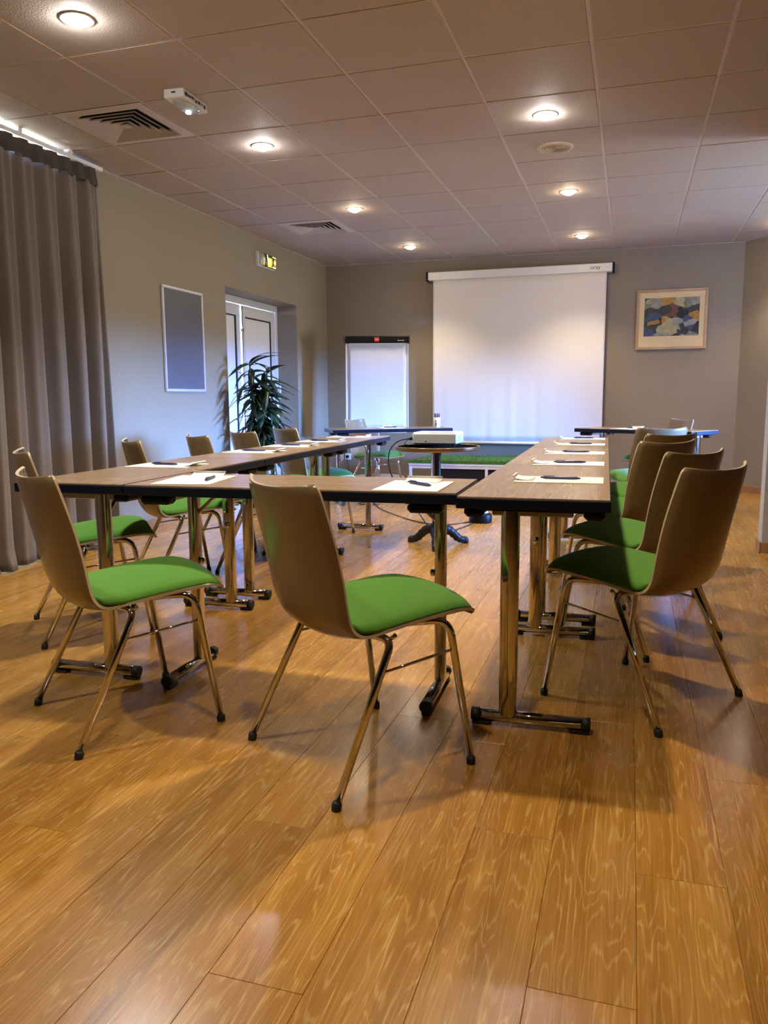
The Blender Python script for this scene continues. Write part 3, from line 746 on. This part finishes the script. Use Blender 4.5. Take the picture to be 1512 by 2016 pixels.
# ================================================================== PAPERS AND PENS
def paper_proto():
    e_ = empty('paper_sheet', label='x', cat='paper')   # long side along local x, curled flap at +x
    MB().box(-.1485, .1485, -.105, .105, .0, .0022).build('sheet', 'paper', e_)
    P = [[(x, y, z) for y in (-.062, 0, .062)] for x, z in ((.085, .0032), (.11, .0036), (.130, .0055), (.146, .009), (.156, .0135), (.159, .0165), (.157, .0185), (.150, .0195))]
    MB().grid_solid(P, .0008).build('curled_flap', 'paper', e_)
    return e_
def pen_proto():
    e_ = empty('pen', label='x', cat='pen')
    MB().tube([(-.062, 0, .0055), (-.055, 0, .0055), (.045, 0, .0055), (.062, 0, .0052), (.068, 0, .005)], [.0035, .0052, .0052, .0035, .0008], 10).build('barrel', 'pen', e_)
    MB().tube([(-.070, 0, .0055), (-.062, 0, .0055)], .003, 8).build('push_button', 'pen', e_)
    MB().box(-.060, -.020, -.0015, .0015, .0106, .0125).build('clip', 'pen', e_)
    return e_
pp, pn = paper_proto(), pen_proto()
ZP = ZT + .0004
sheets = []
nth = ('first', 'second', 'third', 'fourth', 'fifth')
for k, y in enumerate((2.795, 3.510, 4.20, 4.97, 5.67)):
    xe = r0.x + .22 + rd.x / rd.y * (y - r0.y); sheets.append((xe - .022 - .15, y, RZR + R(90), f'{nth[k]} white sheet from the camera on the right row of tables', 'sheets on the right tables', .01, 0))
for k, y in enumerate((3.02, 3.942, 4.478, 5.017, 5.64)):
    xe = l0.x - .22 + ld.x / ld.y * (y - l0.y); sheets.append((xe + .03 + .15, y, RZL + R(90), f'{nth[k]} white sheet from the camera on the left row of tables', 'sheets on the left tables', .0, 0))
sheets.append((-1.485, 2.487, R(92 + 8), 'white sheet on the front table near its left end', 'sheets on the front table', .0, 88))
sheets.append((-.668, 2.487, R(92), 'white sheet on the front table near its right end', 'sheets on the front table', .0, 35))
q1 = c1 + d1 * .62 + n1 * .2; sheets.append((q1.x, q1.y, a1 + R(90), 'white sheet on the slanting far left table', None, 0, 60))
q2 = c2 - d2 * .74 + n2 * .2; sheets.append((q2.x, q2.y, a2 + R(90), 'white sheet on the slanting far right table', None, 0, 60))
for i, (x, y, rz, lb, gr, dx, pr) in enumerate(sheets):
    o = place(pp, i == 0, (x, y, ZP), rz, lb, gr)
    if not gr and 'group' in o: del o['group']
    dv = Vector((math.cos(rz), math.sin(rz))); jit = random.uniform(-.012, .012)
    if i < 5: pos = Vector((x, y)) + dv * (-.005) + Vector((-dv.y, dv.x)) * (.0 + jit); pz = rz + R(180 + random.uniform(-6, 6))
    elif i < 10: pos = Vector((x, y)) - dv * .01 + Vector((-dv.y, dv.x)) * jit; pz = rz + R(random.uniform(-8, 8))
    else: pos = Vector((x, y)) + dv * .01; pz = rz + R(pr)
    if i == 10: pos = Vector((-1.43, 2.50)); pz = R(105)
    if i == 11: pos = Vector((-.655, 2.50)); pz = R(-42)
    p = place(pn, i == 0, (pos.x, pos.y, ZP + .0024), pz, lb.replace('white sheet', 'dark blue pen on the white sheet') if i >= 10 else 'dark blue pen on the ' + lb.replace('white ', ''), gr and gr.replace('sheets', 'pens'))
    if not gr and 'group' in p: del p['group']

# ================================================================== CAFE TABLE, PROJECTOR
CX, CY, CZ = -1.262, 5.30, .695
ct = empty('bistro_table', (CX, CY, 0), R(12), label='round bistro table with brass rim and black cast iron foot', cat='table')
MB().lathe([(.0001, CZ - .022), (.27, CZ - .022), (.282, CZ - .016), (.282, CZ - .003), (.278, CZ), (.0001, CZ)], 56).build('tabletop', 'cafe', ct)
MB().lathe([(.276, CZ - .027), (.289, CZ - .024), (.292, CZ - .014), (.289, CZ - .006), (.293, CZ + .001), (.284, CZ + .003), (.281, CZ)], 56).build('rim', 'brown_rim', ct)
MB().lathe([(.10, CZ - .026), (.10, CZ - .032), (.03, CZ - .045), (.024, CZ - .07), (.023, .40), (.024, .35), (.031, .33), (.024, .31), (.027, .24), (.040, .19), (.034, .175), (.036, .16), (.050, .145), (.052, .12), (.042, .10), (.046, .07), (.036, .045), (.02, .03)], 24).build('pillar', 'iron', ct)
for k in range(3):
    a = R(-92 + 120 * k); ca, sa = math.cos(a), math.sin(a); pts = smooth_path([(.03, .115), (.075, .112), (.12, .082), (.165, .042), (.20, .026), (.225, .026), (.238, .018)], 5)
    pts = smooth_path([(r_ * ca, r_ * sa, z) for r_, z in ((.03, .115), (.075, .112), (.12, .082), (.165, .042), (.20, .027), (.222, .025), (.24, .016))], 5)
    n = len(pts); rs = [.036 - .018 * (i / n) + (.006 if i / n > .8 else 0) + .003 * math.sin(i * 1.9) for i in range(n)]
    rs = [min(r_, p.z - .0005) for r_, p in zip(rs, pts)]
    lg = MB().tube(pts, rs, 12).build('foot_leg', 'iron', ct)
    MB().lathe([(.0001, .0), (.02, .002), (.022, .012), (.016, .026), (.0001, .03)], 14, .228 * ca, .228 * sa).build('claw', 'iron', lg)
pj = empty('projector', (-1.275, 5.37, CZ + .004), R(1), label='white data projector on the round bistro table', cat='projector')
MB().box(-.155, .155, -.12, .13, .012, .088, .008).build('body', 'proj', pj)
for k in range(6): MB().box(-.150, .150, -.1208, -.1196, .020 + .010 * k, .0225 + .010 * k).build('groove', 'proj_slot', pj)
MB().box(-.148, .148, -.113, .122, .088, .092, .002).build('lid', 'white', pj)
for sx, sy in ((-.13, -.1), (.13, -.1), (-.13, .1), (.13, .1)): MB().lathe([(.012, -.001), (.012, .013)], 12, sx, sy).build('foot', 'dark', pj)
MB().box(-.065, -.055, -.1212, -.1200, .026, .034).build('status_light', 'ink', pj)
for k in range(5): MB().box(.1545, .1556, -.08 + .035 * k, -.06 + .035 * k, .03, .07).build('side_vent', 'proj_slot', pj)
fz = .0045
cb = empty('projector_cable', (0, 0, 0), label='black power cable hanging from the projector to the floor', cat='cable')
MB().tube(smooth_path([(-1.436, 5.30, .745), (-1.46, 5.27, .748), (-1.53, 5.22, .725), (-1.575, 5.19, .66), (-1.58, 5.2, .55), (-1.55, 5.28, .42), (-1.46, 5.42, .25), (-1.38, 5.5, .1), (-1.36, 5.6, fz), (-1.28, 5.9, fz), (-1.20, 6.3, fz)]), .0045, 8).build('cord', 'cable', cb)
MB().box(-1.458, -1.4345, 5.28, 5.32, .735, .757, .004).build('connector', 'black', cb)
MB().tube(smooth_path([(-1.436, 5.33, .742), (-1.49, 5.37, .735), (-1.50, 5.31, .710), (-1.465, 5.25, .7045), (-1.44, 5.22, .7045)]), .004, 8).build('loop', 'cable', cb)
c2_ = empty('floor_cable', (0, 0, 0), label='long black cable lying in a curve on the floor under the tables', cat='cable')
MB().tube(smooth_path([(-2.4, 7.35, fz), (-2.2, 6.95, fz), (-2.0, 6.67, fz), (-1.75, 6.36, fz), (-1.52, 6.19, fz), (-1.36, 6.22, fz), (-1.25, 6.36, fz), (-1.19, 6.43, fz)]), .0045, 8).build('cord', 'cable', c2_)
MB().tube(smooth_path([(-2.40, 7.37, fz), (-2.52, 7.32, fz), (-2.50, 7.22, fz), (-2.38, 7.20, fz), (-2.30, 7.26, fz)]), .0045, 8).build('coil', 'cable', c2_)
sd = empty('cable_drum', (-1.16, 6.42, 0), label='low black round power hub with a white ring on the floor', cat='power hub')
MB().lathe([(.092, .0), (.095, .006), (.095, .062), (.088, .074), (.07, .08), (.0001, .082)], 36).build('drum', 'black', sd)
MB().lathe([(.030, .082), (.034, .088), (.060, .088), (.066, .081)], 32).build('ring', 'white', sd)
MB().lathe([(.028, .08), (.024, .10), (.012, .105), (.0001, .106)], 20).build('knob', 'black', sd)

# ================================================================== TURF BENCH
tb = empty('turf_bench', (-1.45, 8.72, 0), label='low white-framed bench topped with artificial grass under the screen', cat='bench')
bx0, bx1, by0, by1, bz = -.83, .83, -.50, .50, .335
MB().box(bx0, bx1, by0, by1, bz - .03, bz - .004, .003).build('board', 'white', tb)
MB().box(bx0 - .004, bx1 + .004, by0 - .004, by1 + .004, bz - .004, bz + .012).build('turf_mat', 'turf', tb)
gm = MB(); rg = random.Random(3)
for k in range(5200):
    x, y = rg.uniform(bx0, bx1), rg.uniform(by0, by1) if k > 1600 else by0 + rg.uniform(-.004, .03)
    a = rg.uniform(0, 6.28); l = rg.uniform(.010, .024); tx, ty = rg.uniform(-.012, .012), rg.uniform(-.012, .012); wv = .003
    gm.add([(x - wv * math.cos(a), y - wv * math.sin(a), bz + .008), (x + wv * math.cos(a), y + wv * math.sin(a), bz + .008), (x + tx, y + ty, bz + .010 + l)], [(0, 1, 2)])
gm.build('grass_blades', 'turf', tb, kind='stuff')
for x in (bx0 + .02, 0.02, bx1 - .02):
    for y in (by0 + .02, by1 - .02): MB().box(x - .014, x + .014, y - .014, y + .014, 0, bz - .03, .002).build('leg', 'white', tb)
MB().box(bx0 + .034, bx1 - .034, by0 + .01, by0 + .03, bz - .06, bz - .03).build('frame_rail', 'white', tb)
bxs = empty('storage_box', (-1.45, 8.70, 0), label='black storage box under the turf bench', cat='box')
MB().box(-.58, .72, -.3, .3, 0, .255, .01).build('body', 'dark', bxs); MB().box(-.59, .73, -.31, .31, .255, .272, .006).build('lid', 'dark', bxs)

# ================================================================== FLIPCHART
FA = R(16)
fc = empty('flipchart', (-2.75, 8.60, 0), FA, label='white paper flipchart with a black clamp bar in the far left corner', cat='flipchart')
tilt = R(5.5)
def fcx(mb): return mb.xform(Matrix.Translation((0, -.10, .68)) @ Matrix.Rotation(-tilt, 4, 'X'))
fcx(MB().box(-.345, .345, .0, .014, -.02, 1.0, .004)).build('back_board', 'white', fc)
for sx in (-1, 1): fcx(MB().box(sx * .345 - .008, sx * .345 + .008, -.006, .016, -.02, 1.0, .003)).build('side_edge', 'silver', fc)
P = []
for i in range(25):
    x = -.315 + .63 * i / 24
    P.append([(x, -.012 - .004 * math.sin(9 * x + 5 * t) * (1 - t) - .006 * max(0, .5 - abs(t - .93) * 9) * (1 + math.sin(30 * x)), .03 + .925 * t) for t in [j / 30 for j in range(31)]])
fcx(MB().grid_solid(P, -.0012)).build('paper_pad', 'flip_paper', fc)
tr = MB(); rg = random.Random(8); xs_ = [-.315 + .63 * i / 40 for i in range(41)]
up_ = [.972] * 41; lo = [.945 - .018 * rg.random() - (.022 * rg.random() if i < 18 else .0) - .016 * (i > 26) * math.sin((i - 26) / 14 * math.pi) for i in range(41)]
tr.add([(x, -.019, z) for x, z in zip(xs_, lo)] + [(x, -.018, z) for x, z in zip(xs_, up_)] + [(x, -.0175, z) for x, z in zip(xs_, lo)] + [(x, -.0165, z) for x, z in zip(xs_, up_)],
       [(i, i + 1, 41 + i + 1, 41 + i) for i in range(40)] + [(82 + i + 1, 82 + i, 123 + i, 123 + i + 1) for i in range(40)])
fcx(tr).build('torn_sheet_edge', 'flip_paper', fc)
bar = fcx(MB().box(-.36, .36, -.040, .022, .962, 1.040, .012)).build('clamp_bar', 'black', fc)
for sx in (-1, 1): fcx(MB().box(sx * .362 - .008, sx * .362 + .008, -.045, .026, .955, 1.045, .006)).build('bar_end', 'rubber', bar)
bd2 = fcx(MB().box(-.026, .026, -.0415, -.0402, .975, 1.022)).build('red_badge', 'red', bar)
tx = text('badge_text', 'nobo', .022, 'pale', bar, (0, 0, 0), (0, 0, 0)); tx.matrix_local = Matrix.Translation((0, -.10, .68)) @ Matrix.Rotation(-tilt, 4, 'X') @ Matrix.Translation((0, -.0425, .998)) @ Matrix.Rotation(R(90), 4, 'X')
tx = text('badge_text', 'Barracuda', .018, 'pale', bar, (0, 0, 0), (0, 0, 0)); tx.matrix_local = Matrix.Translation((0, -.10, .68)) @ Matrix.Rotation(-tilt, 4, 'X') @ Matrix.Translation((.27, -.0425, .986)) @ Matrix.Rotation(R(90), 4, 'X')
fcx(MB().box(-.33, .33, -.07, .0, -.045, -.02, .004)).build('pen_tray', 'white', fc)
MB().tube([(0, .10, .12), (0, .06, 1.2)], .022, 16).build('post', 'silver', fc)
MB().lathe([(.22, .10), (.30, .10), (.305, .115), (.30, .13), (.22, .13), (.22, .10)], 40, 0, .10).build('round_base', 'white', fc)
for k in range(2):
    m_ = MB().box(-.23, .23, -.02, .02, .105, .128, .003); m_.xform(Matrix.Translation((0, .10, 0)) @ Matrix.Rotation(R(90 * k), 4, 'Z')); m_.build('base_spoke', 'white', fc)
for k in range(5):
    a = R(72 * k + 20); x, y = .26 * math.cos(a), .10 + .26 * math.sin(a)
    cs = MB().tube([(x, y, .06), (x, y, .105)], .008, 8).build('caster', 'silver', fc)
    MB().tube([(x - .012, y, .03), (x + .012, y, .03)], .0295, 16).build('wheel', 'rubber', cs)

# cup of markers on the far left table
cpx = c1 + d1 * 1.07 + n1 * .10
cu = empty('marker_cup', (cpx.x, cpx.y, ZT + .0004), label='white printed cup on the right end of the far left table', cat='cup')
MB().lathe([(.026, 0), (.028, .002), (.034, .10), (.0335, .10), (.031, .098), (.026, .006), (.0001, .005)], 28).build('cup_body', 'white', cu)
lo_ = MB()
for k, (a0, a1_, z0, z1) in enumerate(((-115, -85, .030, .044), (-110, -90, .050, .058), (-106, -99, .058, .078), (-98, -88, .062, .070), (-120, -82, .022, .027))):
    vs = []
    for z in (z0, z1):
        for t in range(5):
            a = R(a0 + (a1_ - a0) * t / 4); r_ = .0283 + (.034 - .0283) * z / .1 + .0004; vs.append((r_ * math.cos(a), r_ * math.sin(a), z))
    lo_.add(vs, [(t, t + 1, 6 + t, 5 + t) for t in range(4)])
lo_.build('printed_logo', 'blueink', cu)
for k, (mt, dx, dy, nm) in enumerate((('black_cap', -.017, .0, 'black marker in the white cup'), ('green_cap', .002, .012, 'dark green marker in the white cup'), ('blue_cap', .004, -.013, 'dark blue marker in the white cup'), ('red_cap', .019, .002, 'red marker in the white cup'))):
    mk = empty('marker_pen', (cpx.x + dx * .7, cpx.y + dy * .7, ZT + .007), label=nm, cat='marker', group='markers in the cup')
    MB().tube([(0, 0, 0), (dx * .35, dy * .35, .09)], .0065, 10).build('barrel', 'white', mk)
    MB().tube([(dx * .35, dy * .35, .088), (dx * .55, dy * .55, .132)], .0072, 10).build('cap', mt, mk)

# ================================================================== PLANT
pt = empty('potted_plant', (-3.36, 6.84, 0), label='tall dark green cane plant standing before the white glazed door', cat='plant')
MB().lathe([(.11, 0), (.12, .005), (.16, .27), (.165, .30), (.15, .30), (.145, .26), (.0001, .255)], 32).build('pot', 'pot', pt)
MB().lathe([(.0001, .262), (.147, .258)], 24).build('soil', 'soil', pt)
lm_ = []
for L_, W_, droop in ((.24, .052, .14), (.20, .048, .09), (.26, .050, .22)):
    P = []
    for i in range(8):
        t = i / 7; wd = W_ * .5 * (math.sin(math.pi * min(1, t * .92 + .08)) ** .8) + .0006
        P.append([(L_ * t, sx * wd, -droop * t * t + .006 * abs(sx)) for sx in (-1, 0, 1)])
    P2 = MB().grid_solid(P, .0007)
    for mt in ('leaf', 'leaf2'):
        me = P2.mesh('leaf'); me.materials.append(M[mt]); lm_.append(me)
rg = random.Random(21)
for ci, (bx_, by_, tx_, ty_, hgt) in enumerate(((-.03, -.03, -.06, -.06, 1.36), (.05, .03, .02, .03, 1.16), (-.02, .07, -.02, .14, .98), (.03, -.02, .06, .06, 1.30))):
    pts = smooth_path([(bx_, by_, .25), (bx_ * .7 + tx_ * .3, by_ * .7 + ty_ * .3, .5), (tx_ * .8, ty_ * .8, hgt * .75), (tx_, ty_, hgt)], 6)
    n = len(pts); cn = MB().tube(pts, [.016 - .009 * i / n for i in range(n)], 10).build('cane', 'cane', pt)
    for k in range(66):
        z = hgt - (hgt - .52) * (k / 65) ** 1.1
        i = min(n - 2, int(n * (z - .25) / (hgt - .25))); p = Vector(pts[i])
        a = k * 2.4 + ci + rg.uniform(-.3, .3); el = rg.uniform(-.55, .5) + (.75 if k < 5 else 0); sc = rg.uniform(.75, 1.15)
        if p.x + math.cos(a) * .25 < -.27: a += math.pi
        obj('leaf', lm_[rg.choice((0, 0, 0, 2, 2, 4, 4, 4, 1 if k % 9 == 0 else 0))], pt, (p.x, p.y, z), (rg.uniform(-.5, .5), -el, a)).scale = (sc, sc, sc)
